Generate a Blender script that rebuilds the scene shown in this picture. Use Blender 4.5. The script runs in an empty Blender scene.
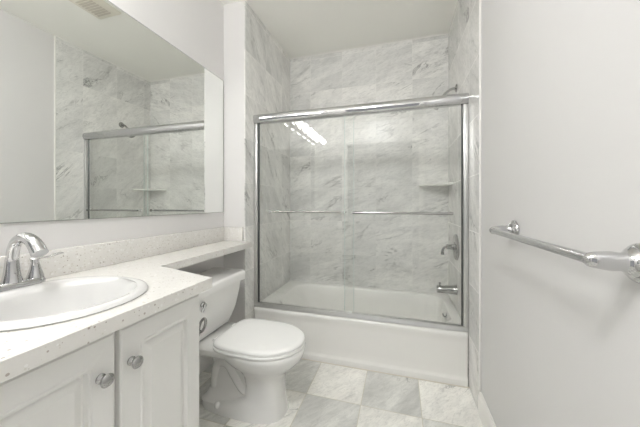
import bpy, bmesh, math, random
from mathutils import Vector, Matrix
random.seed(7)
PI = math.pi
sc = bpy.context.scene
COL = sc.collection

# ------------------------------------------------------------------ camera
YAW = 0.2868
CAMH = 1.1438
cam = bpy.data.cameras.new('camera')
cam.sensor_width = 36.0
cam.lens = 36.0 * 268.7 / 640.0
cam.shift_y = -10.2 / 640.0
cam.clip_start = 0.02
camo = bpy.data.objects.new('camera', cam)
COL.objects.link(camo)
camo.location = (0, 0, CAMH)
camo.rotation_euler = (PI / 2, 0, YAW)
sc.camera = camo

# ------------------------------------------------------------------ world, exposure
W = bpy.data.worlds.new('hallway_fill')  # dim even backdrop added as fill through the rear doorway
sc.world = W
W.use_nodes = True
bg = W.node_tree.nodes['Background']
bg.inputs[0].default_value = (0.98, 0.99, 1.0, 1)
bg.inputs[1].default_value = 0.14
sc.view_settings.view_transform = 'Standard'
sc.view_settings.look = 'None'
sc.view_settings.gamma = 1.0
sc.view_settings.use_curve_mapping = False
sc.cycles.diffuse_bounces = 8
sc.cycles.max_bounces = 16
sc.view_settings.exposure = 1.64
BULB = 11.5          # strength of each globe bulb
FILL = 23.0          # strength of the added ceiling fill dome

# ------------------------------------------------------------------ node helpers
def new_mat(name):
    m = bpy.data.materials.new(name)
    m.use_nodes = True
    nt = m.node_tree
    return m, nt, nt.nodes['Principled BSDF']

class NG:
    def __init__(s, nt): s.nt = nt
    def n(s, t, **kw):
        x = s.nt.nodes.new(t)
        for k, v in kw.items(): setattr(x, k, v)
        return x
    def put(s, sock, v):
        if isinstance(v, bpy.types.NodeSocket): s.nt.links.new(v, sock)
        else: sock.default_value = v
    def m(s, op, a, b=0.0, c=0.0):
        x = s.n('ShaderNodeMath', operation=op)
        s.put(x.inputs[0], a); s.put(x.inputs[1], b); s.put(x.inputs[2], c)
        return x.outputs[0]
    def noise(s, vec, scale, detail=4.0, rough=0.55, dist=0.0):
        x = s.n('ShaderNodeTexNoise')
        s.put(x.inputs['Vector'], vec)
        x.inputs['Scale'].default_value = scale
        x.inputs['Detail'].default_value = detail
        x.inputs['Roughness'].default_value = rough
        x.inputs['Distortion'].default_value = dist
        return x.outputs[0]
    def ramp(s, v, a, b, c=0.0, d=1.0):
        x = s.n('ShaderNodeMapRange')
        s.put(x.inputs[0], v)
        for i, q in enumerate((a, b, c, d)): s.put(x.inputs[i + 1], q)
        return x.outputs[0]
    def mix(s, f, a, b):
        x = s.n('ShaderNodeMix', data_type='RGBA')
        s.put(x.inputs[0], f); s.put(x.inputs[6], a); s.put(x.inputs[7], b)
        return x.outputs[2]
    def xyz(s, a, b, c):
        x = s.n('ShaderNodeCombineXYZ')
        s.put(x.inputs[0], a); s.put(x.inputs[1], b); s.put(x.inputs[2], c)
        return x.outputs[0]

def plain(name, col, rough=0.5, metal=0.0, coat=0.0, spec=0.5, bump=0.0, bscale=60.0):
    m, nt, b = new_mat(name)
    g = NG(nt)
    tc = g.n('ShaderNodeTexCoord')
    nz = g.noise(tc.outputs['Object'], 3.0, 3.0)
    c0 = tuple(min(1, k * 0.985) for k in col) + (1,)
    c1 = tuple(min(1, k * 1.015) for k in col) + (1,)
    g.put(b.inputs['Base Color'], g.mix(nz, c0, c1))
    b.inputs['Roughness'].default_value = rough
    b.inputs['Metallic'].default_value = metal
    b.inputs['Specular IOR Level'].default_value = spec
    b.inputs['Coat Weight'].default_value = coat
    b.inputs['Coat Roughness'].default_value = 0.05
    if bump:
        bn = g.n('ShaderNodeBump')
        bn.inputs['Strength'].default_value = bump
        bn.inputs['Distance'].default_value = 0.002
        g.put(bn.inputs['Height'], g.noise(tc.outputs['Object'], bscale, 3.0))
        nt.links.new(bn.outputs[0], b.inputs['Normal'])
    return m

def marble(name, ax, size, off, light, grey, contrast, checker=False, rough=0.25, vein_rot=0.6,
           grout=(0.80, 0.79, 0.76), gw=0.0018):
    """tiled veined marble in the plane of world axes ax"""
    m, nt, b = new_mat(name)
    g = NG(nt)
    geo = g.n('ShaderNodeNewGeometry')
    sp = g.n('ShaderNodeSeparateXYZ')
    nt.links.new(geo.outputs['Position'], sp.inputs[0])
    u, v = sp.outputs[ax[0]], sp.outputs[ax[1]]
    tu = g.m('DIVIDE', g.m('SUBTRACT', u, off[0]), size[0])
    tv = g.m('DIVIDE', g.m('SUBTRACT', v, off[1]), size[1])
    iu, iv = g.m('FLOOR', tu), g.m('FLOOR', tv)
    fu, fv = g.m('FRACT', tu), g.m('FRACT', tv)
    wn = g.n('ShaderNodeTexWhiteNoise', noise_dimensions='3D')
    nt.links.new(g.xyz(iu, iv, 3.7), wn.inputs['Vector'])
    sep = g.n('ShaderNodeSeparateColor')
    nt.links.new(wn.outputs['Color'], sep.inputs[0])
    r1, r2, r3 = sep.outputs
    # vein space, rotated, shifted per tile
    ca, sa = math.cos(vein_rot), math.sin(vein_rot)
    a = g.m('ADD', g.m('MULTIPLY', u, ca), g.m('MULTIPLY', v, sa))
    c = g.m('ADD', g.m('MULTIPLY', u, -sa), g.m('MULTIPLY', v, ca))
    P = g.xyz(g.m('ADD', g.m('MULTIPLY', a, 0.55), g.m('MULTIPLY', r1, 17.0)),
              g.m('ADD', g.m('MULTIPLY', c, 1.5), g.m('MULTIPLY', r2, 13.0)), g.m('MULTIPLY', r3, 9.0))
    Q = g.xyz(g.m('ADD', g.m('MULTIPLY', a, 0.55), g.m('MULTIPLY', r2, 11.0)),
              g.m('ADD', g.m('MULTIPLY', c, 1.6), g.m('MULTIPLY', r3, 15.0)), g.m('MULTIPLY', r1, 7.0))
    cloud = g.noise(P, 3.4, 8.0, 0.68, 0.6)
    streak = g.noise(Q, 7.5, 9.0, 0.78, 1.6)
    grit = g.noise(P, 42.0, 5.0, 0.8, 0.8)
    crk = g.m('ABSOLUTE', g.m('SUBTRACT', g.noise(Q, 2.2, 9.0, 0.66, 0.9), 0.5))
    crack = g.m('MULTIPLY', g.ramp(crk, 0.0, 0.012, 1.0, 0.0), g.ramp(g.noise(P, 3.6, 2.0), 0.585, 0.65))
    vn = g.noise(P, 2.1, 7.0, 0.62, 0.5)
    vd = g.m('ABSOLUTE', g.m('SUBTRACT', vn, 0.5))
    vein = g.ramp(vd, 0.0, 0.013, 1.0, 0.0)
    soft = g.ramp(vd, 0.0, 0.09, 1.0, 0.0)
    msk = g.ramp(g.noise(P, 2.6, 3.0), 0.52, 0.66)
    vein = g.m('MULTIPLY', vein, msk)
    if checker:
        par = g.m('ABSOLUTE', g.m('MODULO', g.m('ADD', g.m('ADD', iu, iv), 1.0), 2.0))
        tone = g.m('ADD', g.m('MULTIPLY', par, 0.84), g.m('MULTIPLY', r3, 0.16))
    else:
        tone = r3
    base = g.mix(tone, light + (1,), grey + (1,))
    def dk(k): return tuple(v * (1 - k * contrast) for v in grey) + (1,)
    pale = tuple(min(1, k * 1.10) for k in light) + (1,)
    base = g.mix(g.m('MULTIPLY', g.ramp(cloud, 0.40, 0.62), 0.5), base, pale)
    base = g.mix(g.m('MULTIPLY', g.ramp(streak, 0.48, 0.68), 0.40 * contrast), base, dk(0.42))
    base = g.mix(g.m('MULTIPLY', g.ramp(grit, 0.48, 0.70), 0.6 * contrast), base, dk(0.5))
    base = g.mix(g.m('MULTIPLY', soft, 0.28 * contrast), base, dk(0.5))
    base = g.mix(g.m('MULTIPLY', vein, 0.7 * contrast), base, dk(0.85))
    base = g.mix(g.m('MULTIPLY', crack, 0.95 * contrast), base, dk(1.0))
    eu = g.m('MULTIPLY', g.m('MINIMUM', fu, g.m('SUBTRACT', 1.0, fu)), size[0])
    ev = g.m('MULTIPLY', g.m('MINIMUM', fv, g.m('SUBTRACT', 1.0, fv)), size[1])
    jt = g.ramp(g.m('MINIMUM', eu, ev), gw * 0.6, gw, 1.0, 0.0)
    base = g.mix(g.m('MULTIPLY', jt, 0.75), base, grout + (1,))
    nt.links.new(base, b.inputs['Base Color'])
    g.put(b.inputs['Roughness'], g.m('ADD', rough, g.m('MULTIPLY', jt, 0.4)))
    b.inputs['Specular IOR Level'].default_value = 0.4
    return m

def quartz():
    m, nt, b = new_mat('speckled_quartz')
    g = NG(nt)
    tc = g.n('ShaderNodeTexCoord')
    o = tc.outputs['Object']
    def specks(scale, thr, seed):
        mp = g.n('ShaderNodeVectorMath', operation='ADD')
        nt.links.new(o, mp.inputs[0]); mp.inputs[1].default_value = (seed, seed * 2, seed * 3)
        vo = g.n('ShaderNodeTexVoronoi')
        nt.links.new(mp.outputs[0], vo.inputs['Vector'])
        vo.inputs['Scale'].default_value = scale
        s = g.n('ShaderNodeSeparateColor'); nt.links.new(vo.outputs['Color'], s.inputs[0])
        on = g.m('LESS_THAN', s.outputs[0], thr)
        d = g.m('LESS_THAN', vo.outputs['Distance'], g.m('MULTIPLY', s.outputs[1], 0.5))
        return g.m('MULTIPLY', on, d)
    base = g.mix(g.noise(o, 45.0, 4.0), (0.68, 0.665, 0.635, 1), (0.75, 0.737, 0.71, 1))
    base = g.mix(g.m('MULTIPLY', specks(130, 0.30, 1.0), 0.5), base, (0.55, 0.52, 0.46, 1))
    base = g.mix(g.m('MULTIPLY', specks(95, 0.22, 4.0), 0.7), base, (0.82, 0.815, 0.80, 1))
    base = g.mix(g.m('MULTIPLY', specks(150, 0.06, 7.0), 0.7), base, (0.30, 0.25, 0.21, 1))
    nt.links.new(base, b.inputs['Base Color'])
    b.inputs['Roughness'].default_value = 0.22
    return m

def glass_mat(name, tint, ior=1.45):
    m, nt, b = new_mat(name)
    nt.nodes.remove(b)
    g = NG(nt)
    out = [n for n in nt.nodes if n.type == 'OUTPUT_MATERIAL'][0]
    tr = g.n('ShaderNodeBsdfTransparent'); tr.inputs[0].default_value = tint + (1,)
    gl = g.n('ShaderNodeBsdfGlossy'); gl.inputs['Roughness'].default_value = 0.0
    gl.inputs[0].default_value = (1, 1, 1, 1)
    lw = g.n('ShaderNodeLayerWeight'); lw.inputs['Blend'].default_value = 0.5
    r0 = ((ior - 1) / (ior + 1)) ** 2
    fr = g.n('ShaderNodeClamp')
    nt.links.new(g.m('ADD', r0, g.m('MULTIPLY', 1 - r0, g.m('POWER', lw.outputs['Facing'], 5.0))), fr.inputs[0])
    mx = g.n('ShaderNodeMixShader')
    nt.links.new(fr.outputs[0], mx.inputs[0])
    nt.links.new(tr.outputs[0], mx.inputs[1]); nt.links.new(gl.outputs[0], mx.inputs[2])
    nt.links.new(mx.outputs[0], out.inputs[0])
    return m

def emit_mat(name, col, strength):
    m, nt, b = new_mat(name)
    b.inputs['Base Color'].default_value = (0.9, 0.9, 0.9, 1)
    b.inputs['Emission Color'].default_value = col + (1,)
    b.inputs['Emission Strength'].default_value = strength
    return m

M = {}
M['wall'] = plain('white_wall_paint', (0.69, 0.680, 0.672), 0.5, bump=0.05, bscale=120)
M['ceiling'] = plain('ceiling_paint', (0.935, 0.93, 0.885), 0.8, bump=0.05, bscale=120)
M['trim'] = plain('white_trim_paint', (0.83, 0.82, 0.79), 0.35)
M['cabinet'] = plain('cabinet_lacquer', (0.76, 0.757, 0.735), 0.38)
M['porcelain'] = plain('white_porcelain', (0.80, 0.797, 0.78), 0.08, coat=0.2)
M['basin'] = plain('sink_porcelain', (0.66, 0.656, 0.645), 0.12)
M['tub'] = plain('tub_enamel', (0.82, 0.812, 0.785), 0.14, coat=0.3)
M['plastic'] = plain('white_plastic', (0.87, 0.87, 0.855), 0.22)
M['chrome'] = plain('polished_chrome', (0.60, 0.60, 0.605), 0.05, 1.0)
M['satin'] = plain('satin_chrome', (0.72, 0.72, 0.71), 0.33, 1.0)
M['nickel'] = plain('brushed_nickel', (0.42, 0.418, 0.412), 0.14, 1.0)
M['dark'] = plain('dark_seal', (0.06, 0.065, 0.065), 0.5)
M['caulk'] = plain('caulk', (0.66, 0.62, 0.54), 0.7)
M['vent'] = plain('vent_plastic', (0.78, 0.75, 0.66), 0.5)
M['ventdark'] = plain('vent_louvre', (0.62, 0.58, 0.51), 0.6)
M['quartz'] = quartz()
M['glass'] = glass_mat('clear_glass', (0.985, 0.99, 0.986), 1.50)
M['bulb'] = emit_mat('globe_bulb_glow', (1.0, 0.985, 0.965), BULB)
M['dome'] = emit_mat('fill_dome_glow', (0.985, 0.99, 1.0), FILL)
m, nt, b = new_mat('mirror_silver')
b.inputs['Base Color'].default_value = (0.90, 0.915, 0.895, 1)
b.inputs['Metallic'].default_value = 1.0; b.inputs['Roughness'].default_value = 0.0
M['mirror'] = m
WL, WG = (0.88, 0.872, 0.845), (0.68, 0.682, 0.665)
M['tile_back'] = marble('marble_tile_back', (0, 2), (0.328, 0.328), (-0.8690, 0.641), WL, WG, 0.8, vein_rot=0.35)
M['tile_side'] = marble('marble_tile_side', (1, 2), (0.328, 0.328), (1.864, 0.650), WL, WG, 0.8, vein_rot=0.75)
M['tile_side_left'] = marble('marble_tile_side_left', (1, 2), (0.328, 0.328), (1.745, 0.641), WL, WG, 0.8, vein_rot=-0.9)
M['tile_floor'] = marble('marble_tile_floor', (0, 1), (0.3265, 0.335), (-0.5360, 1.8610), (0.93, 0.915, 0.865), (0.55, 0.553, 0.53),
                         0.7, checker=True, rough=0.2, vein_rot=0.9, grout=(0.50, 0.47, 0.38), gw=0.0028)
M['shelf'] = marble('marble_shelf', (0, 1), (3, 3), (-4, -4), (0.84, 0.83, 0.79), (0.72, 0.72, 0.69), 0.3)

# ------------------------------------------------------------------ mesh helpers
def bm_box(bm, x0, x1, y0, y1, z0, z1, bev=0.0, seg=2):
    r = bmesh.ops.create_cube(bm, size=1.0)
    vs = r['verts']
    for v in vs:
        v.co = Vector(((x0 + x1) / 2 + v.co.x * (x1 - x0), (y0 + y1) / 2 + v.co.y * (y1 - y0), (z0 + z1) / 2 + v.co.z * (z1 - z0)))
    if bev:
        es = list({e for v in vs for e in v.link_edges})
        bmesh.ops.bevel(bm, geom=es, offset=bev, segments=seg, profile=0.5, affect='EDGES')
    return bm

def bm_loft(bm, rings, cap0=True, cap1=True, closed=True):
    vr = [[bm.verts.new(p) for p in r] for r in rings]
    n = len(vr[0])
    for a, b in zip(vr[:-1], vr[1:]):
        for i in range(n if closed else n - 1):
            j = (i + 1) % n
            try: bm.faces.new((a[i], a[j], b[j], b[i]))
            except ValueError: pass
    if cap0: bm.faces.new(list(reversed(vr[0])))
    if cap1: bm.faces.new(vr[-1])
    return bm

def frame_axis(d):
    d = Vector(d).normalized()
    up = Vector((0, 0, 1)) if abs(d.z) < 0.9 else Vector((1, 0, 0))
    a = d.cross(up).normalized()
    return a, d.cross(a).normalized()

def bm_lathe(bm, prof, org, d, n=24):
    """prof: list of (distance along d, radius)"""
    d = Vector(d).normalized(); org = Vector(org)
    a, b = frame_axis(d)
    rings = []
    for t, r in prof:
        r = max(r, 1e-4)
        rings.append([org + d * t + a * (r * math.cos(2 * PI * i / n)) + b * (r * math.sin(2 * PI * i / n)) for i in range(n)])
    return bm_loft(bm, rings)

def bm_tube(bm, pts, rad, n=16, flat=1.0):
    pts = [Vector(p) for p in pts]
    if not hasattr(rad, '__len__'): rad = [rad] * len(pts)
    a, b = frame_axis(pts[1] - pts[0])
    rings = []
    for i, p in enumerate(pts):
        d = (pts[min(i + 1, len(pts) - 1)] - pts[max(i - 1, 0)]).normalized()
        a = (a - d * a.dot(d)).normalized(); b = d.cross(a)
        rings.append([p + a * (rad[i] * math.cos(2 * PI * k / n)) + b * (rad[i] * flat * math.sin(2 * PI * k / n)) for k in range(n)])
    return bm_loft(bm, rings)

def spline(pts, n=8):
    P = [Vector(p) for p in pts]; out = []
    for i in range(len(P) - 1):
        p0, p1, p2, p3 = P[max(i - 1, 0)], P[i], P[i + 1], P[min(i + 2, len(P) - 1)]
        for k in range(n):
            t = k / n
            out.append(0.5 * ((2 * p1) + (p2 - p0) * t + (2 * p0 - 5 * p1 + 4 * p2 - p3) * t * t + (3 * p1 - p0 - 3 * p2 + p3) * t ** 3))
    out.append(P[-1]); return out

def lerp_list(v, n):
    out = []
    for i in range(len(v) - 1):
        for k in range(n): out.append(v[i] + (v[i + 1] - v[i]) * k / n)
    out.append(v[-1]); return out

def rrect(x0, x1, y0, y1, z, r, k=8):
    r = min(r, (x1 - x0) / 2 - 1e-4, (y1 - y0) / 2 - 1e-4)
    pts = []
    for cx, cy, a0 in ((x1 - r, y1 - r, 0), (x0 + r, y1 - r, PI / 2), (x0 + r, y0 + r, PI), (x1 - r, y0 + r, 1.5 * PI)):
        for i in range(k + 1):
            a = a0 + PI / 2 * i / k
            pts.append(Vector((cx + r * math.cos(a), cy + r * math.sin(a), z)))
    return pts

def bm_prism(bm, poly, z0, z1, bev=0.0, seg=2):
    f = bm_loft(bm, [[Vector((x, y, z0)) for x, y in poly], [Vector((x, y, z1)) for x, y in poly]])
    if bev:
        bmesh.ops.bevel(bm, geom=bm.edges[:], offset=bev, segments=seg, profile=0.5, affect='EDGES')
    return bm

def obj(name, bm, mat, parent=None, origin=None, smooth=True, angle=38):
    """one mesh object; coordinates of bm are world coordinates"""
    bmesh.ops.recalc_face_normals(bm, faces=bm.faces[:])
    if parent is not None:
        root = parent
        while root.parent: root = root.parent
        org = Vector(root.location)
    else:
        org = Vector(origin) if origin else Vector((0, 0, 0))
    for v in bm.verts: v.co -= org
    if smooth:
        for f in bm.faces: f.smooth = True
        for e in bm.edges:
            if len(e.link_faces) == 2 and e.calc_face_angle(0) > math.radians(angle): e.smooth = False
    me = bpy.data.meshes.new(name)
    bm.to_mesh(me); bm.free()
    me.materials.append(M[mat] if isinstance(mat, str) else mat)
    o = bpy.data.objects.new(name, me)
    COL.objects.link(o)
    if parent is not None: o.parent = parent
    else: o.location = org
    return o

def tag(o, label, cat, group=None):
    o['label'] = label; o['category'] = cat
    if group: o['group'] = group
    return o

def thing(name, label, cat, loc, group=None):
    o = bpy.data.objects.new(name, None)
    o.empty_display_size = 0.05
    COL.objects.link(o); o.location = loc
    return tag(o, label, cat, group)

def struct(name, bm, mat, smooth=False):
    o = obj(name, bm, mat, smooth=smooth)
    o['kind'] = 'structure'
    return o

B = bmesh.new

# ------------------------------------------------------------------ measured planes
XL, XR, XM = -1.093, 0.417, -1.280          # alcove tile left / right, mirror wall
YW, YT, YB, YA = 1.750, 1.650, 2.6065, 1.859  # wing wall face, right tile edge, back tile, tub apron
ZC, ZK, ZT = 2.6516, 0.862, 0.339             # ceiling, counter, tub rim
WR = 0.425                                    # painted right wall
YBACK = -1.25                                 # wall behind the photographer

# ------------------------------------------------------------------ setting
struct('floor', bm_box(B(), XM, WR, YBACK, YB, -0.05, 0.0), 'tile_floor')
struct('ceiling', bm_box(B(), XM - 0.1, WR + 0.1, YBACK - 0.1, YB + 0.1, ZC, ZC + 0.06), 'ceiling')
struct('wall_left', bm_box(B(), XM - 0.1, XM, YBACK - 0.1, YB + 0.1, 0, ZC), 'wall')
struct('wall_right', bm_box(B(), WR, WR + 0.1, YBACK - 0.1, YB + 0.1, 0, ZC), 'wall')
struct('wall_wing', bm_box(B(), XM, XL - 0.008, YW, YB, 0, ZC, 0.002), 'wall')
bm = B()                                       # rear wall with the doorway the photographer stands by
bm_box(bm, XM, -0.95, YBACK - 0.1, YBACK, 0, ZC)
bm_box(bm, 0.33, WR, YBACK - 0.1, YBACK, 0, ZC)
bm_box(bm, -0.95, 0.33, YBACK - 0.1, YBACK, 2.25, ZC)
struct('wall_rear', bm, 'wall')
bm = B()
bm_box(bm, -1.02, -0.95, YBACK, YBACK + 0.018, 0, 2.32, 0.003)
bm_box(bm, 0.33, 0.40, YBACK, YBACK + 0.018, 0, 2.32, 0.003)
bm_box(bm, -0.95, 0.33, YBACK, YBACK + 0.018, 2.25, 2.32, 0.003)
struct('trim_3', bm, 'trim')
struct('wall_alcove_left', bm_box(B(), XL - 0.008, XL, YW + 0.001, YB, 0, ZC), 'tile_side_left')
struct('wall_alcove_right', bm_box(B(), XR, WR, YT, YB, 0, ZC), 'tile_side')
struct('wall_alcove_back', bm_box(B(), XM, WR, YB, YB + 0.1, 0, ZC), 'tile_back')
# painted edge of the tile on the right, caulk lines, baseboard
struct('trim_1', bm_box(B(), XR - 0.001, WR, YT - 0.014, YT, 0.125, ZC, 0.003), 'trim', True)
bm = B()
bm_box(bm, XL, XR, YB - 0.005, YB, ZC - 0.006, ZC)
bm_box(bm, XR - 0.004, XR, YT, YB, ZC - 0.006, ZC)
bm_box(bm, XL, XL + 0.004, YW, YB, ZC - 0.006, ZC)
struct('trim_2', bm, 'trim')
bm = B()
prof = [(0, 0), (0.013, 0), (0.013, 0.095), (0.010, 0.108), (0.006, 0.116), (0.004, 0.125), (0, 0.125)]
bm_loft(bm, [[Vector((WR - a, y, z)) for a, z in prof] for y in (YBACK + 0.02, YT - 0.001)])
struct('baseboard_right', bm, 'trim')
struct('trim_4', bm_box(B(), XL, XR, YA - 0.006, YA + 0.001, 0.0, 0.004), 'caulk')

# ------------------------------------------------------------------ bathtub
t = thing('bathtub', 'white enamelled alcove bathtub with a plain front apron below the glass doors', 'bathtub', (-0.34, 2.23, 0))
e = 0.003
x0, x1, y0, y1 = XL + e, XR - e, YA, YB - e
def tubring(z, df, ins=0.0, r=0.012): return rrect(x0 + ins, x1 - ins, y0 + df + ins, y1 - ins, z, r)
R = [tubring(0.0, 0.0), tubring(0.034, 0.0), tubring(0.040, 0.002), tubring(0.046, 0.008), tubring(0.060, 0.012), tubring(0.10, 0.013),
     tubring(0.26, 0.010), tubring(0.295, 0.006), tubring(0.312, 0.0), tubring(0.326, 0.002), tubring(0.334, 0.007), tubring(0.339, 0.018)]
def bas(z, l, r_, f, b_, rad): return rrect(x0 + l, x1 - r_, y0 + f, y1 - b_, z, rad)
R += [bas(0.340, 0.115, 0.052, 0.088, 0.052, 0.16), bas(0.337, 0.123, 0.058, 0.096, 0.060, 0.16), bas(0.325, 0.132, 0.064, 0.103, 0.067, 0.16),
      bas(0.25, 0.18, 0.074, 0.115, 0.08, 0.16), bas(0.15, 0.25, 0.092, 0.13, 0.10, 0.16), bas(0.09, 0.31, 0.115, 0.15, 0.12, 0.15),
      bas(0.065, 0.36, 0.17, 0.18, 0.15, 0.13), bas(0.058, 0.42, 0.22, 0.22, 0.19, 0.10)]
bm = B(); bm_loft(bm, R)
obj('tub_shell', bm, 'tub', t, angle=50)
bm = B(); bm_lathe(bm, [(0, 0.034), (0.004, 0.034), (0.008, 0.028), (0.010, 0.012), (0.010, 0.0)], (x1 - 0.0685, 2.24, 0.275), (-1, 0, 0.12))
ov = obj('overflow_plate', bm, 'chrome', t)
bm = B(); bm_tube(bm, [(x1 - 0.077, 2.24, 0.275), (x1 - 0.090, 2.24, 0.282), (x1 - 0.095, 2.24, 0.300)], [0.005, 0.005, 0.006])
obj('trip_lever', bm, 'nickel', ov)
bm = B(); bm_lathe(bm, [(0, 0.026), (0.004, 0.026), (0.006, 0.018), (0.004, 0.0)], (x1 - 0.28, 2.24, 0.057), (0, 0, 1))
obj('drain', bm, 'chrome', t)

# ------------------------------------------------------------------ shower doors
YD = 1.893
s = thing('shower_door', 'chrome framed sliding glass shower doors standing on the bathtub rim', 'shower door', (-0.34, YD, ZT))
# header: rounded extrusion
prof = []
for i in range(13):
    a = -0.5 * PI + PI * i / 12
    prof.append((-0.016 - 0.020 * math.cos(a) if True else 0, 1.802 + 0.034 * math.sin(a)))
prof += [(0.016, 1.836), (0.022, 1.83), (0.022, 1.775), (0.016, 1.768)]
bm = B(); bm_loft(bm, [[Vector((x, YD + a, z)) for a, z in prof] for x in (XL + 0.002, XR - 0.002)])
obj('header_rail', bm, 'chrome', s)
for sx, xa in ((1, XL + 0.002), (-1, XR - 0.002)):
    bm = B()
    xs = sorted((xa, xa + sx * 0.028)); bm_box(bm, xs[0], xs[1], YD - 0.024, YD + 0.022, ZT + 0.029, 1.767, 0.003)
    j = obj('side_jamb', bm, 'satin', s)
    xs = sorted((xa + sx * 0.0285, xa + sx * 0.037))
    bm = B(); bm_box(bm, xs[0], xs[1], YD - 0.0045, YD + 0.0045, ZT + 0.029, 1.767, 0.001)
    obj('bumper_strip', bm, 'dark', j)
bm = B()
prof = [(-0.026, ZT + 0.002), (-0.026, ZT + 0.006), (-0.020, ZT + 0.016), (-0.018, ZT + 0.027), (-0.012, ZT + 0.028), (-0.012, ZT + 0.016), (0.012, ZT + 0.016), (0.012, ZT + 0.026), (0.024, ZT + 0.026), (0.024, ZT + 0.002)]
bm_loft(bm, [[Vector((x, YD + a, z)) for a, z in prof] for x in (XL + 0.002, XR - 0.002)])
tr = obj('bottom_track', bm, 'satin', s)
bm = B(); bm_box(bm, -0.36, -0.325, YD - 0.010, YD + 0.010, ZT + 0.017, ZT + 0.034, 0.003)
obj('panel_guide', bm, 'plastic', tr)

def bar_set(panel, xa, xb, yg, out):
    z = 1.079
    yb = yg + out * 0.045
    bm = B(); bm_tube(bm, [(xa, yb, z), (xb, yb, z)], 0.0085, 14)
    obj('pull_bar', bm, 'nickel', panel)
    for x in (xa + 0.012, xb - 0.012):
        bm = B(); bm_lathe(bm, [(0, 0.013), (0.004, 0.013), (0.008, 0.008), (0.036, 0.007)], (x, yg + out * 0.004, z), (0, out, 0), 14)
        obj('standoff', bm, 'chrome', panel)
g1 = obj('glass_panel', bm_box(B(), -0.372, XR - 0.030, YD - 0.0115, YD - 0.0055, ZT + 0.022, 1.766), 'glass', s, smooth=False)
g2 = obj('glass_panel', bm_box(B(), XL + 0.030, -0.312, YD + 0.0055, YD + 0.0115, ZT + 0.0305, 1.766), 'glass', s, smooth=False)
bar_set(g1, -0.308, 0.322, YD - 0.0095, -1)
bar_set(g2, -0.985, -0.372, YD + 0.0095, 1)
for gg, xe, yy in ((g1, -0.372, YD - 0.0085), (g2, -0.312, YD + 0.0085)):
    sgn = -1 if gg is g1 else 1
    bm = B(); bm_box(bm, min(xe, xe + sgn * 0.003), max(xe, xe + sgn * 0.003), yy - 0.003, yy + 0.003, ZT + 0.040, 1.765)
    obj('polished_edge', bm, plain('pane_edge_' + ('a' if sgn < 0 else 'b'), (0.62, 0.70, 0.67), 0.2), gg)

# ------------------------------------------------------------------ shower fittings on the right alcove wall
YV = 2.242
bm = None
v = thing('shower_valve', 'chrome shower valve with a round plate and curved lever on the marble wall', 'valve', (XR, YV, 0.812))
bm = B(); bm_lathe(bm, [(0.001, 0.098), (0.008, 0.098), (0.014, 0.090), (0.018, 0.060), (0.016, 0.040), (0.024, 0.034), (0.026, 0.0)], (XR, YV, 0.812), (-1, 0, 0), 36)
obj('escutcheon', bm, 'nickel', v)
bm = B(); bm_lathe(bm, [(0.026, 0.022), (0.05, 0.018), (0.066, 0.020), (0.074, 0.014), (0.076, 0)], (XR, YV, 0.812), (-1, 0, 0), 20)
h = obj('handle_hub', bm, 'nickel', v)
p = spline([(XR - 0.06, YV, 0.812), (XR - 0.083, YV, 0.808), (XR - 0.098, YV, 0.785), (XR - 0.100, YV, 0.752)], 6)
bm = B(); bm_tube(bm, p, lerp_list([0.008, 0.008, 0.009, 0.013], 6), 14)
obj('lever', bm, 'nickel', h)

v = thing('tub_spout', 'chrome tub spout with a lift knob below the shower valve', 'spout', (XR, YV, 0.488))
bm = B(); bm_lathe(bm, [(0.001, 0.038), (0.006, 0.038), (0.012, 0.034), (0.03, 0.032), (0.10, 0.028), (0.132, 0.029), (0.140, 0.024), (0.142, 0)], (XR, YV, 0.488), (-1, 0, -0.04), 24)
obj('spout_body', bm, 'nickel', v)
bm = B(); bm_lathe(bm, [(0, 0.006), (0.016, 0.005), (0.020, 0.009), (0.028, 0.009), (0.031, 0)], (XR - 0.118, YV, 0.508), (0, 0, 1), 16)
obj('diverter_knob', bm, 'nickel', v)

v = thing('overhead_shower', 'chrome shower head on a bent arm high on the right marble wall', 'shower head', (XR, YV, 2.015))
bm = B(); bm_lathe(bm, [(0.001, 0.030), (0.004, 0.030), (0.010, 0.020), (0.014, 0.012)], (XR, YV, 2.015), (-1, 0, 0), 24)
obj('flange', bm, 'nickel', v)
bm = B(); bm_tube(bm, spline([(XR - 0.008, YV, 2.015), (XR - 0.045, YV, 2.008), (XR - 0.085, YV, 1.975), (XR - 0.12, YV, 1.93)], 6), 0.010, 14)
obj('shower_arm', bm, 'nickel', v)
bm = B(); bm_lathe(bm, [(0, 0.011), (0.012, 0.016), (0.024, 0.014), (0.034, 0.022), (0.055, 0.034), (0.062, 0.034), (0.064, 0.0)], (XR - 0.118, YV, 1.933), (-0.64, 0, -0.77), 24)
obj('spray_head', bm, 'nickel', v)

# corner shelf
poly = [(XR - 0.002, YB - 0.002)]
for i in range(13):
    a = PI + PI / 2 * i / 12
    poly.append((XR - 0.002 + 0.245 * math.cos(a) * (0.86 + 0.14 * abs(math.cos(2 * (a - PI)))), YB - 0.002 + 0.245 * math.sin(a) * (0.86 + 0.14 * abs(math.cos(2 * (a - PI))))))
tag(obj('soap_shelf', bm_prism(B(), poly, 1.296, 1.314, 0.003), 'shelf', origin=(XR - 0.06, YB - 0.06, 1.292)),
    'pale marble quarter-round corner shelf inside the shower alcove', 'shelf')

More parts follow.
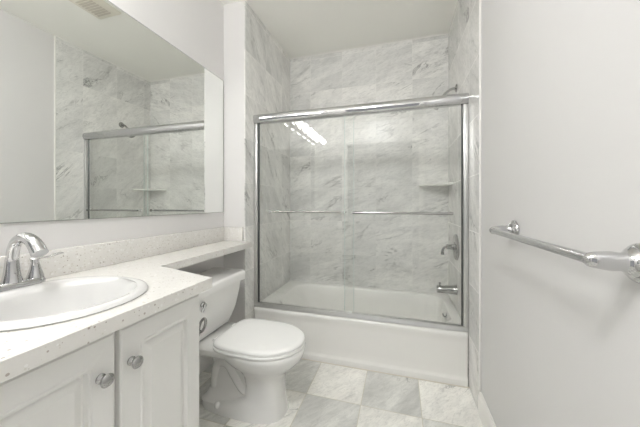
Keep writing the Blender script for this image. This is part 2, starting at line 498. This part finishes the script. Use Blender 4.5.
# ------------------------------------------------------------------ mirror
ZM0, ZM1 = 1.0786, 2.0674
t = thing('wall_mirror', 'large frameless wall mirror above the vanity countertop', 'mirror', (XM, 0.6, ZM0))
obj('mirror_glass', bm_box(B(), XM + 0.001, XM + 0.006, -0.75, YW - 0.012, ZM0, ZM1), 'mirror', t, smooth=False)
bm = B()
bm_box(bm, XM + 0.001, XM + 0.0064, YW - 0.0118, YW - 0.0085, ZM0 - 0.003, ZM1 + 0.003)
bm_box(bm, XM + 0.001, XM + 0.0064, -0.75, YW - 0.0118, ZM1 + 0.0002, ZM1 + 0.003)
bm_box(bm, XM + 0.001, XM + 0.0064, -0.75, YW - 0.0118, ZM0 - 0.003, ZM0 - 0.0002)
obj('mirror_edge', bm, plain('mirror_edge', (0.30, 0.31, 0.29), 0.3), t, smooth=False)

# ------------------------------------------------------------------ vanity cabinet
XF = -0.735                 # carcass face
YE0, YE1 = -0.42, 0.842
t = thing('vanity_cabinet', 'white vanity cabinet with raised panel doors under the speckled countertop', 'cabinet', (-1.0, 0.2, 0))
bm = B()
bm_box(bm, XM + 0.002, XF, YE0, YE1, 0.10, 0.118)
bm_box(bm, XM + 0.002, XF, YE1 - 0.016, YE1, 0.118, 0.8225)
bm_box(bm, XM + 0.002, XF, YE0, YE0 + 0.016, 0.118, 0.8225)
bm_box(bm, XM + 0.002, XM + 0.012, YE0 + 0.016, YE1 - 0.016, 0.118, 0.8225)
bm_box(bm, XF - 0.018, XF, YE0 + 0.016, YE1 - 0.016, 0.118, 0.8225)
bm_box(bm, XM + 0.002, XF - 0.06, YE0, YE1 - 0.002, 0.0, 0.10)
obj('carcass', bm, 'cabinet', t)

def door(ya, yb, knob_y):
    z0, z1 = 0.125, 0.806
    th = 0.020
    d = 0.062
    def rr(ins, x, r): return [Vector((x, q.x, q.y)) for q in rrect(ya + ins, yb - ins, z0 + ins, z1 - ins, 0, r, 4)]
    xa, xb = XF + 0.001, XF + 0.001 + th
    R = [rr(0, xa, 0.003), rr(0, xb - 0.004, 0.003), rr(0.004, xb, 0.003), rr(d - 0.006, xb, 0.010), rr(d - 0.002, xb + 0.0025, 0.010), rr(d + 0.003, xb + 0.0025, 0.010),
         rr(d + 0.007, xb - 0.010, 0.008), rr(d + 0.011, xb - 0.0105, 0.008), rr(d + 0.028, xb - 0.0005, 0.006), rr(d + 0.031, xb + 0.0015, 0.006)]
    bm = B(); bm_loft(bm, R)
    o = obj('door', bm, 'cabinet', t, angle=25)
    bm = B()
    bm_lathe(bm, [(0, 0.012), (0.003, 0.012), (0.006, 0.008), (0.009, 0.0055), (0.016, 0.0055), (0.019, 0.010), (0.021, 0.0155), (0.025, 0.0165), (0.029, 0.0135), (0.031, 0.008), (0.032, 0)],
             (xb, knob_y, 0.707), (1, 0, 0), 24)
    k = obj('knob', bm, 'nickel', o)
    k['label'] = 'round brushed nickel knob'
door(0.538, 0.836, 0.567)
door(0.226, 0.524, 0.487)
door(-0.083, 0.2195, -0.046)
door(-0.390, -0.0895, -0.126)

# ------------------------------------------------------------------ countertop
t = thing('countertop', 'speckled cream quartz countertop with a narrow ledge running over the toilet tank', 'countertop', (-1.0, 0.5, 0.824))
SCX, SCY = -0.962, 0.542
outer = [(XM + 0.0015, YE0 - 0.02), (-0.678, YE0 - 0.02), (-0.6805, 0.863), (-1.030, 0.955), (-1.036, YW - 0.002), (XM + 0.0015, YW - 0.002)]
# hole for the sink: bridge the outer outline to an ellipse
bm = B()
N = 48
hole = [(SCX + 0.190 * math.cos(2 * PI * i / N), SCY + 0.190 * math.sin(2 * PI * i / N)) for i in range(N)]
def poly_face(z):
    vo = [bm.verts.new((x, y, z)) for x, y in outer]
    vh = [bm.verts.new((x, y, z)) for x, y in hole]
    es = [bm.edges.new((vo[i], vo[(i + 1) % len(vo)])) for i in range(len(vo))] + [bm.edges.new((vh[i], vh[(i + 1) % N])) for i in range(N)]
    bmesh.ops.triangle_fill(bm, use_beauty=True, use_dissolve=False, edges=es)
    return vo, vh
to, th_ = poly_face(ZK); bo, bh = poly_face(0.824)
for T, Bt in ((to, bo), (th_, bh)):
    for i in range(len(T)):
        j = (i + 1) % len(T); bm.faces.new((T[i], T[j], Bt[j], Bt[i]))
obj('counter_slab', bm, 'quartz', t, smooth=False)
obj('backsplash', bm_box(B(), XM + 0.0015, XM + 0.020, YE0 - 0.02, YW - 0.002, ZK + 0.0005, 0.967, 0.002), 'quartz', t)
obj('side_splash', bm_box(B(), XM + 0.0205, -1.106, YW - 0.021, YW - 0.002, ZK + 0.0005, 0.967, 0.002), 'quartz', t)

# ------------------------------------------------------------------ sink
t = thing('sink', 'oval white drop-in sink set in the countertop below the faucet', 'sink', (SCX, SCY, 0.70))
def ell(a, b_, z, dx=0.0, n=64, p=2.15):
    out = []
    for i in range(n):
        w = 2 * PI * i / n
        c, s_ = math.cos(w), math.sin(w)
        out.append(Vector((SCX + dx + a * math.copysign(abs(c) ** (2 / p), c), SCY + b_ * math.copysign(abs(s_) ** (2 / p), s_), z)))
    return out
OA, OB = 0.228, 0.208
R = [ell(0.185, 0.217, 0.826), ell(0.185, 0.184, ZK + 0.0012), ell(OA - 0.002, OB - 0.002, ZK + 0.0012), ell(OA, OB, ZK + 0.004), ell(OA - 0.004, OB - 0.004, ZK + 0.011), ell(OA - 0.014, OB - 0.014, ZK + 0.015),
     ell(OA - 0.030, OB - 0.030, ZK + 0.014), ell(0.172, 0.178, ZK + 0.009, 0.022), ell(0.165, 0.170, ZK - 0.004, 0.022), ell(0.158, 0.162, ZK - 0.03, 0.022), ell(0.143, 0.147, ZK - 0.075, 0.02),
     ell(0.115, 0.145, ZK - 0.115, 0.015), ell(0.075, 0.095, ZK - 0.138, 0.008), ell(0.03, 0.035, ZK - 0.147, 0.0)]
# outer underside of the bowl closes the solid
R = [ell(0.035, 0.04, ZK - 0.156), ell(0.083, 0.103, ZK - 0.148, 0.008), ell(0.125, 0.155, ZK - 0.123, 0.012), ell(0.155, 0.165, ZK - 0.08, 0.01), ell(0.178, 0.180, ZK - 0.034, 0.004)] + R[1:]
bm = B(); bm_loft(bm, R)
obj('basin', bm, 'basin', t, angle=60)
bm = B(); bm_lathe(bm, [(0, 0.021), (0.003, 0.021), (0.004, 0.014), (0.002, 0.0)], (SCX, SCY, ZK - 0.1465), (0, 0, 1))
obj('drain', bm, 'chrome', t)

# ------------------------------------------------------------------ faucet
FX, FY, FZ = -1.178, 0.541, ZK + 0.0155
t = thing('faucet', 'chrome two-handle gooseneck faucet behind the oval sink', 'faucet', (FX, FY, FZ))
bm = B()
bm_loft(bm, [rrect(FX - 0.027, FX + 0.027, FY - 0.082, FY + 0.082, FZ, 0.027), rrect(FX - 0.027, FX + 0.027, FY - 0.082, FY + 0.082, FZ + 0.009, 0.027),
             rrect(FX - 0.024, FX + 0.024, FY - 0.079, FY + 0.079, FZ + 0.015, 0.024), rrect(FX - 0.018, FX + 0.018, FY - 0.072, FY + 0.072, FZ + 0.018, 0.018)])
obj('base_plate', bm, 'chrome', t)
p = spline([(FX, FY, FZ + 0.016), (FX, FY, FZ + 0.05), (FX + 0.002, FY, FZ + 0.095), (FX + 0.018, FY, FZ + 0.140), (FX + 0.058, FY, FZ + 0.160), (FX + 0.102, FY, FZ + 0.148), (FX + 0.134, FY, FZ + 0.114)], 7)
bm = B(); bm_tube(bm, p, lerp_list([0.025, 0.019, 0.0155, 0.015, 0.016, 0.018, 0.0205], 7), 20)
obj('spout', bm, 'chrome', t)
for sg in (-1, 1):
    hy = FY + sg * 0.057
    bm = B(); bm_lathe(bm, [(0.015, 0.022), (0.022, 0.0215), (0.045, 0.015), (0.068, 0.0105), (0.072, 0.012), (0.078, 0.0125), (0.084, 0.008), (0.086, 0.0)], (FX, hy, FZ), (0, 0, 1), 20)
    hd = obj('handle', bm, 'chrome', t)
    p = spline([(FX - 0.004, hy - sg * 0.012, FZ + 0.080), (FX, hy + sg * 0.01, FZ + 0.081), (FX + 0.004, hy + sg * 0.035, FZ + 0.080), (FX + 0.008, hy + sg * 0.058, FZ + 0.087), (FX + 0.010, hy + sg * 0.073, FZ + 0.087)], 5)
    bm = B(); bm_tube(bm, p, lerp_list([0.006, 0.008, 0.006, 0.007, 0.003], 5), 12, 0.6)
    obj('lever', bm, 'chrome', hd)

# ------------------------------------------------------------------ toilet
TY = 1.360
t = thing('toilet', 'white two-piece toilet with the lid closed, between the vanity and the bathtub', 'toilet', (-0.9, TY, 0))
def egg_(xb, xf, hw, z, *a): return egg(xb, xf, hw, z - 0.0265, *a)
def egg(xb, xf, hw, z, xc=None, nb=2.6, nf=2.1, n=56):
    """horizontal ring: widest at xc, blunter at the back"""
    if xc is None: xc = xb + (xf - xb) * 0.52
    out = []
    for i in range(n):
        w = 2 * PI * i / n; c, s_ = math.cos(w), math.sin(w)
        if c >= 0: x = xc + (xf - xc) * abs(c) ** (2 / nf); y = hw * math.copysign(abs(s_) ** (2 / nf), s_)
        else: x = xc - (xc - xb) * abs(c) ** (2 / nb); y = hw * math.copysign(abs(s_) ** (2 / nb), s_)
        out.append(Vector((x, TY + y, z)))
    return out
bm = B()
bm_loft(bm, [egg(-1.10, -0.592, 0.124, 0.0, -0.80, 3.5, 2.6), egg(-1.10, -0.592, 0.124, 0.010, -0.80, 3.5, 2.6), egg(-1.09, -0.602, 0.114, 0.045, -0.80, 3.5, 2.6), egg(-0.90, -0.608, 0.104, 0.070, -0.72, 3.5, 2.5),
             egg(-0.815, -0.612, 0.096, 0.10, -0.71, 4, 2.6), egg(-0.81, -0.612, 0.096, 0.17, -0.71, 4, 2.5), egg(-0.83, -0.604, 0.102, 0.22, -0.71, 3, 2.3), egg(-0.88, -0.575, 0.122, 0.26, -0.71, 2.4, 2.2), egg(-0.93, -0.530, 0.154, 0.295, -0.715, 2.3, 2.1),
             egg(-0.955, -0.502, 0.174, 0.33, -0.72, 2.4, 2.1), egg(-0.99, -0.492, 0.181, 0.362, -0.72, 2.6, 2.1), egg(-0.99, -0.491, 0.182, 0.378, -0.72, 2.6, 2.1), egg(-0.985, -0.496, 0.177, 0.3845, -0.72, 2.6, 2.1)])
# rear deck that carries the tank
def deck(x0, x1, hw, z, r): return rrect(x0, x1, TY - hw, TY + hw, z, r)
bm_loft(bm, [deck(-1.215, -0.84, 0.09, 0.315, 0.05), deck(-1.235, -0.80, 0.150, 0.338, 0.05), deck(-1.24, -0.78, 0.166, 0.368, 0.04), deck(-1.24, -0.78, 0.166, 0.380, 0.04), deck(-1.236, -0.78, 0.162, 0.3856, 0.04)])
# trapway pillar and its S bulge
bm_loft(bm, [deck(-1.085, -0.72, 0.108, 0.045, 0.05), deck(-1.07, -0.74, 0.085, 0.062, 0.05), deck(-1.055, -0.74, 0.058, 0.11, 0.05), deck(-1.035, -0.74, 0.055, 0.20, 0.05), deck(-1.06, -0.74, 0.060, 0.28, 0.05), deck(-1.12, -0.74, 0.080, 0.34, 0.06)])
for sg in (-1, 1):
    p = spline([(-0.76, TY + sg * 0.040, 0.09), (-0.83, TY + sg * 0.042, 0.12), (-0.885, TY + sg * 0.042, 0.19), (-0.93, TY + sg * 0.042, 0.25), (-0.99, TY + sg * 0.040, 0.245), (-1.015, TY + sg * 0.036, 0.17), (-1.02, TY + sg * 0.036, 0.07)], 6)
    bm_tube(bm, p, 0.029, 16)
for q in bm.verts: q.co.z *= 0.948
obj('bowl', bm, 'porcelain', t, angle=60)
def tank(z, gx, gy): return rrect(-1.235 + gx * 0.3, -1.000 - gx, TY - 0.222 + gy, TY + 0.222 - gy, z, 0.035)
bm = B(); bm_loft(bm, [tank(0.367, 0.075, 0.070), tank(0.385, 0.058, 0.055), tank(0.425, 0.042, 0.042), tank(0.485, 0.024, 0.028), tank(0.58, 0.008, 0.014), tank(0.641, 0.0, 0.006)])
obj('tank', bm, 'porcelain', t, angle=50)
def lid(z, g): return rrect(-1.243 + g, -0.982 - g, TY - 0.238 + g, TY + 0.238 - g, z, 0.03)
bm = B(); bm_loft(bm, [lid(0.642, 0.008), lid(0.645, 0.001), lid(0.652, 0.0), lid(0.684, 0.0), lid(0.694, 0.004), lid(0.699, 0.012)])
obj('tank_lid', bm, 'porcelain', t, angle=50)
def seat(z, g): return egg_(-0.972 + g, -0.493 - g, 0.187 - g, z - 0.002, -0.715, 5.0, 2.0)
bm = B(); bm_loft(bm, [seat(0.3945, 0.008), seat(0.397, 0.002), seat(0.402, 0.0), seat(0.409, 0.0), seat(0.413, 0.004)])
obj('seat', bm, 'plastic', t, angle=50)
bm = B(); bm_loft(bm, [seat(0.4160, 0.007), seat(0.418, 0.002), seat(0.424, 0.001), seat(0.430, 0.003), seat(0.435, 0.010), seat(0.4375, 0.03), seat(0.4385, 0.08)])
obj('seat_lid', bm, 'plastic', t, angle=50)
for sg in (-1, 1):
    bm = B(); bm_lathe(bm, [(0, 0.010), (0.03, 0.010), (0.033, 0.006)], (-0.984, TY + sg * 0.085 - 0.016, 0.384), (0, 1, 0), 14)
    obj('hinge', bm, 'plastic', t)
for sg in (-1, 1):
    bm = B(); bm_lathe(bm, [(0, 0.017), (0.010, 0.017), (0.018, 0.013), (0.023, 0.006), (0.024, 0)], (-0.955, TY + sg * 0.103, 0.032), (0, sg * 0.6, 0.8), 18)
    obj('bolt_cap', bm, 'plastic', t)
bm = B(); bm_lathe(bm, [(0, 0.016), (0.006, 0.016), (0.010, 0.011), (0.020, 0.010), (0.022, 0.0)], (-1.002, 1.192, 0.605), (1, 0, 0), 18)
fl = obj('flush_lever', bm, 'chrome', t); fl['label'] = 'chrome flush lever'
bm = B(); bm_tube(bm, [(-0.985, 1.192, 0.605), (-0.982, 1.18, 0.595), (-0.980, 1.165, 0.578)], [0.007, 0.006, 0.007], 12)
obj('lever_arm', bm, 'chrome', fl)

# toilet paper holder on the cabinet side
t = thing('toilet_paper_holder', 'small empty chrome paper holder fixed to the cabinet side facing the toilet', 'paper holder', (-0.79, YE1, 0.60))
bm = B(); bm_lathe(bm, [(-0.0004, 0.022), (0.005, 0.022), (0.010, 0.012), (0.05, 0.009)], (-0.80, YE1, 0.565), (0, 1, 0), 18)
obj('wall_post', bm, 'chrome', t)
loop = []
for i in range(25):
    a = 2 * PI * i / 24
    u, w_ = 0.012 * math.cos(a), 0.030 * math.sin(a)
    ca, sa = math.cos(-0.40), math.sin(-0.40)
    loop.append((-0.764 + u * ca - w_ * sa, YE1 + 0.066, 0.650 + u * sa + w_ * ca))
bm = B(); bm_tube(bm, loop, 0.0055, 12)
obj('roller_arm', bm, 'nickel', t)
bm = B(); bm_tube(bm, spline([(-0.80, YE1 + 0.045, 0.565), (-0.79, YE1 + 0.06, 0.585), (-0.782, YE1 + 0.066, 0.612), (-0.776, YE1 + 0.066, 0.622)], 4), 0.006, 12)
obj('arm_joint', bm, 'nickel', t)

# water supply valve behind the toilet
t = thing('water_supply_valve', 'chrome shutoff valve with a white supply hose on the wall beside the toilet', 'valve', (XM, 1.10, 0.17))
bm = B(); bm_lathe(bm, [(0.001, 0.026), (0.004, 0.026), (0.008, 0.010), (0.06, 0.010), (0.062, 0.016), (0.095, 0.016), (0.097, 0)], (XM, 1.10, 0.17), (1, 0, 0), 16)
obj('valve_body', bm, 'nickel', t)
bm = B(); bm_tube(bm, spline([(XM + 0.08, 1.10, 0.185), (XM + 0.085, 1.095, 0.25), (XM + 0.09, 1.105, 0.31), (XM + 0.095, 1.125, 0.36), (XM + 0.10, 1.13, 0.45)], 6), 0.007, 12)
obj('supply_hose', bm, 'plastic', t)

# ------------------------------------------------------------------ towel bar on the right wall
BX, BZ = 0.350, 1.037
t = thing('towel_bar', 'chrome towel bar with bell-shaped posts on the white wall at right', 'towel bar', (WR, 0.90, BZ))
YP0, YP1 = 0.635, 1.190
bm = B(); bm_tube(bm, [(BX, YP0, BZ), (BX, YP1, BZ)], 0.0108, 18)
obj('bar', bm, 'chrome', t)
for y in (YP0, YP1):
    bm = B()
    bm_lathe(bm, [(0.0015, 0.036), (0.005, 0.037), (0.010, 0.034), (0.013, 0.028), (0.017, 0.028), (0.021, 0.0235), (0.026, 0.0185), (0.034, 0.0170), (0.046, 0.0185), (0.060, 0.0172), (0.074, 0.0150), (0.082, 0.0122), (0.087, 0.007), (0.088, 0)],
             (WR, y, BZ + (0.006 if y > 1 else -0.003)), (-1, 0, -0.06 if y > 1 else 0.04), 28)
    obj('post', bm, 'chrome', t)

# ------------------------------------------------------------------ vanity light above the mirror (out of frame, mirrored in the glass doors)
t = thing('vanity_light', 'chrome vanity light bar with round globe bulbs reflected in the glass doors', 'light', (XM, 0.11, 2.16))
bm = B(); bm_box(bm, XM + 0.001, XM + 0.03, -0.56, 0.78, 2.105, 2.215, 0.008)
obj('back_plate', bm, 'chrome', t)
for k in range(6):
    y = 0.66 - 0.22 * k
    bm = B(); bm_lathe(bm, [(0.030, 0.026), (0.04, 0.026), (0.045, 0.018)], (XM, y, 2.16), (1, 0, 0), 18)
    so = obj('socket', bm, 'chrome', t)
    bm = B(); bmesh.ops.create_uvsphere(bm, u_segments=20, v_segments=12, radius=0.042)
    for q in bm.verts: q.co += Vector((XM + 0.085, y, 2.16))
    obj('bulb', bm, 'bulb', so)

# ------------------------------------------------------------------ exhaust vent, seen in the mirror
t = thing('exhaust_vent', 'square cream exhaust fan cover on the ceiling, seen in the mirror', 'vent', (-0.32, 1.47, ZC))
vx0, vx1, vy0, vy1 = -0.44, -0.205, 1.34, 1.60
bm = B()
bm_loft(bm, [rrect(vx0, vx1, vy0, vy1, ZC - 0.001, 0.012), rrect(vx0, vx1, vy0, vy1, ZC - 0.006, 0.012), rrect(vx0 + 0.02, vx1 - 0.02, vy0 + 0.02, vy1 - 0.02, ZC - 0.022, 0.01)])
obj('cover', bm, 'vent', t)
bm = B(); 
for i in range(8):
    yy = vy0 + 0.055 + i * (vy1 - vy0 - 0.11) / 7
    bm_box(bm, vx0 + 0.05, vx1 - 0.05, yy - 0.006, yy + 0.006, ZC - 0.026, ZC - 0.0225)
obj('louvre', bm, 'ventdark', t)

# ------------------------------------------------------------------ unseen dome added on the ceiling to fill the room with light
t = thing('fill_dome', 'unseen white dome added to the ceiling for fill light, above the camera', 'lamp', (-0.40, -0.20, ZC))
bm = B(); bm_lathe(bm, [(0.001, 0.17), (0.02, 0.17), (0.025, 0.16)], (-0.40, -0.20, ZC), (0, 0, -1), 32)
obj('fill_dome_base', bm, 'satin', t)
bm = B(); bm_lathe(bm, [(0.0255, 0.150), (0.05, 0.156), (0.09, 0.150), (0.13, 0.125), (0.16, 0.08), (0.172, 0.03), (0.174, 0)], (-0.40, -0.20, ZC), (0, 0, -1), 32)
obj('dome', bm, 'dome', t)
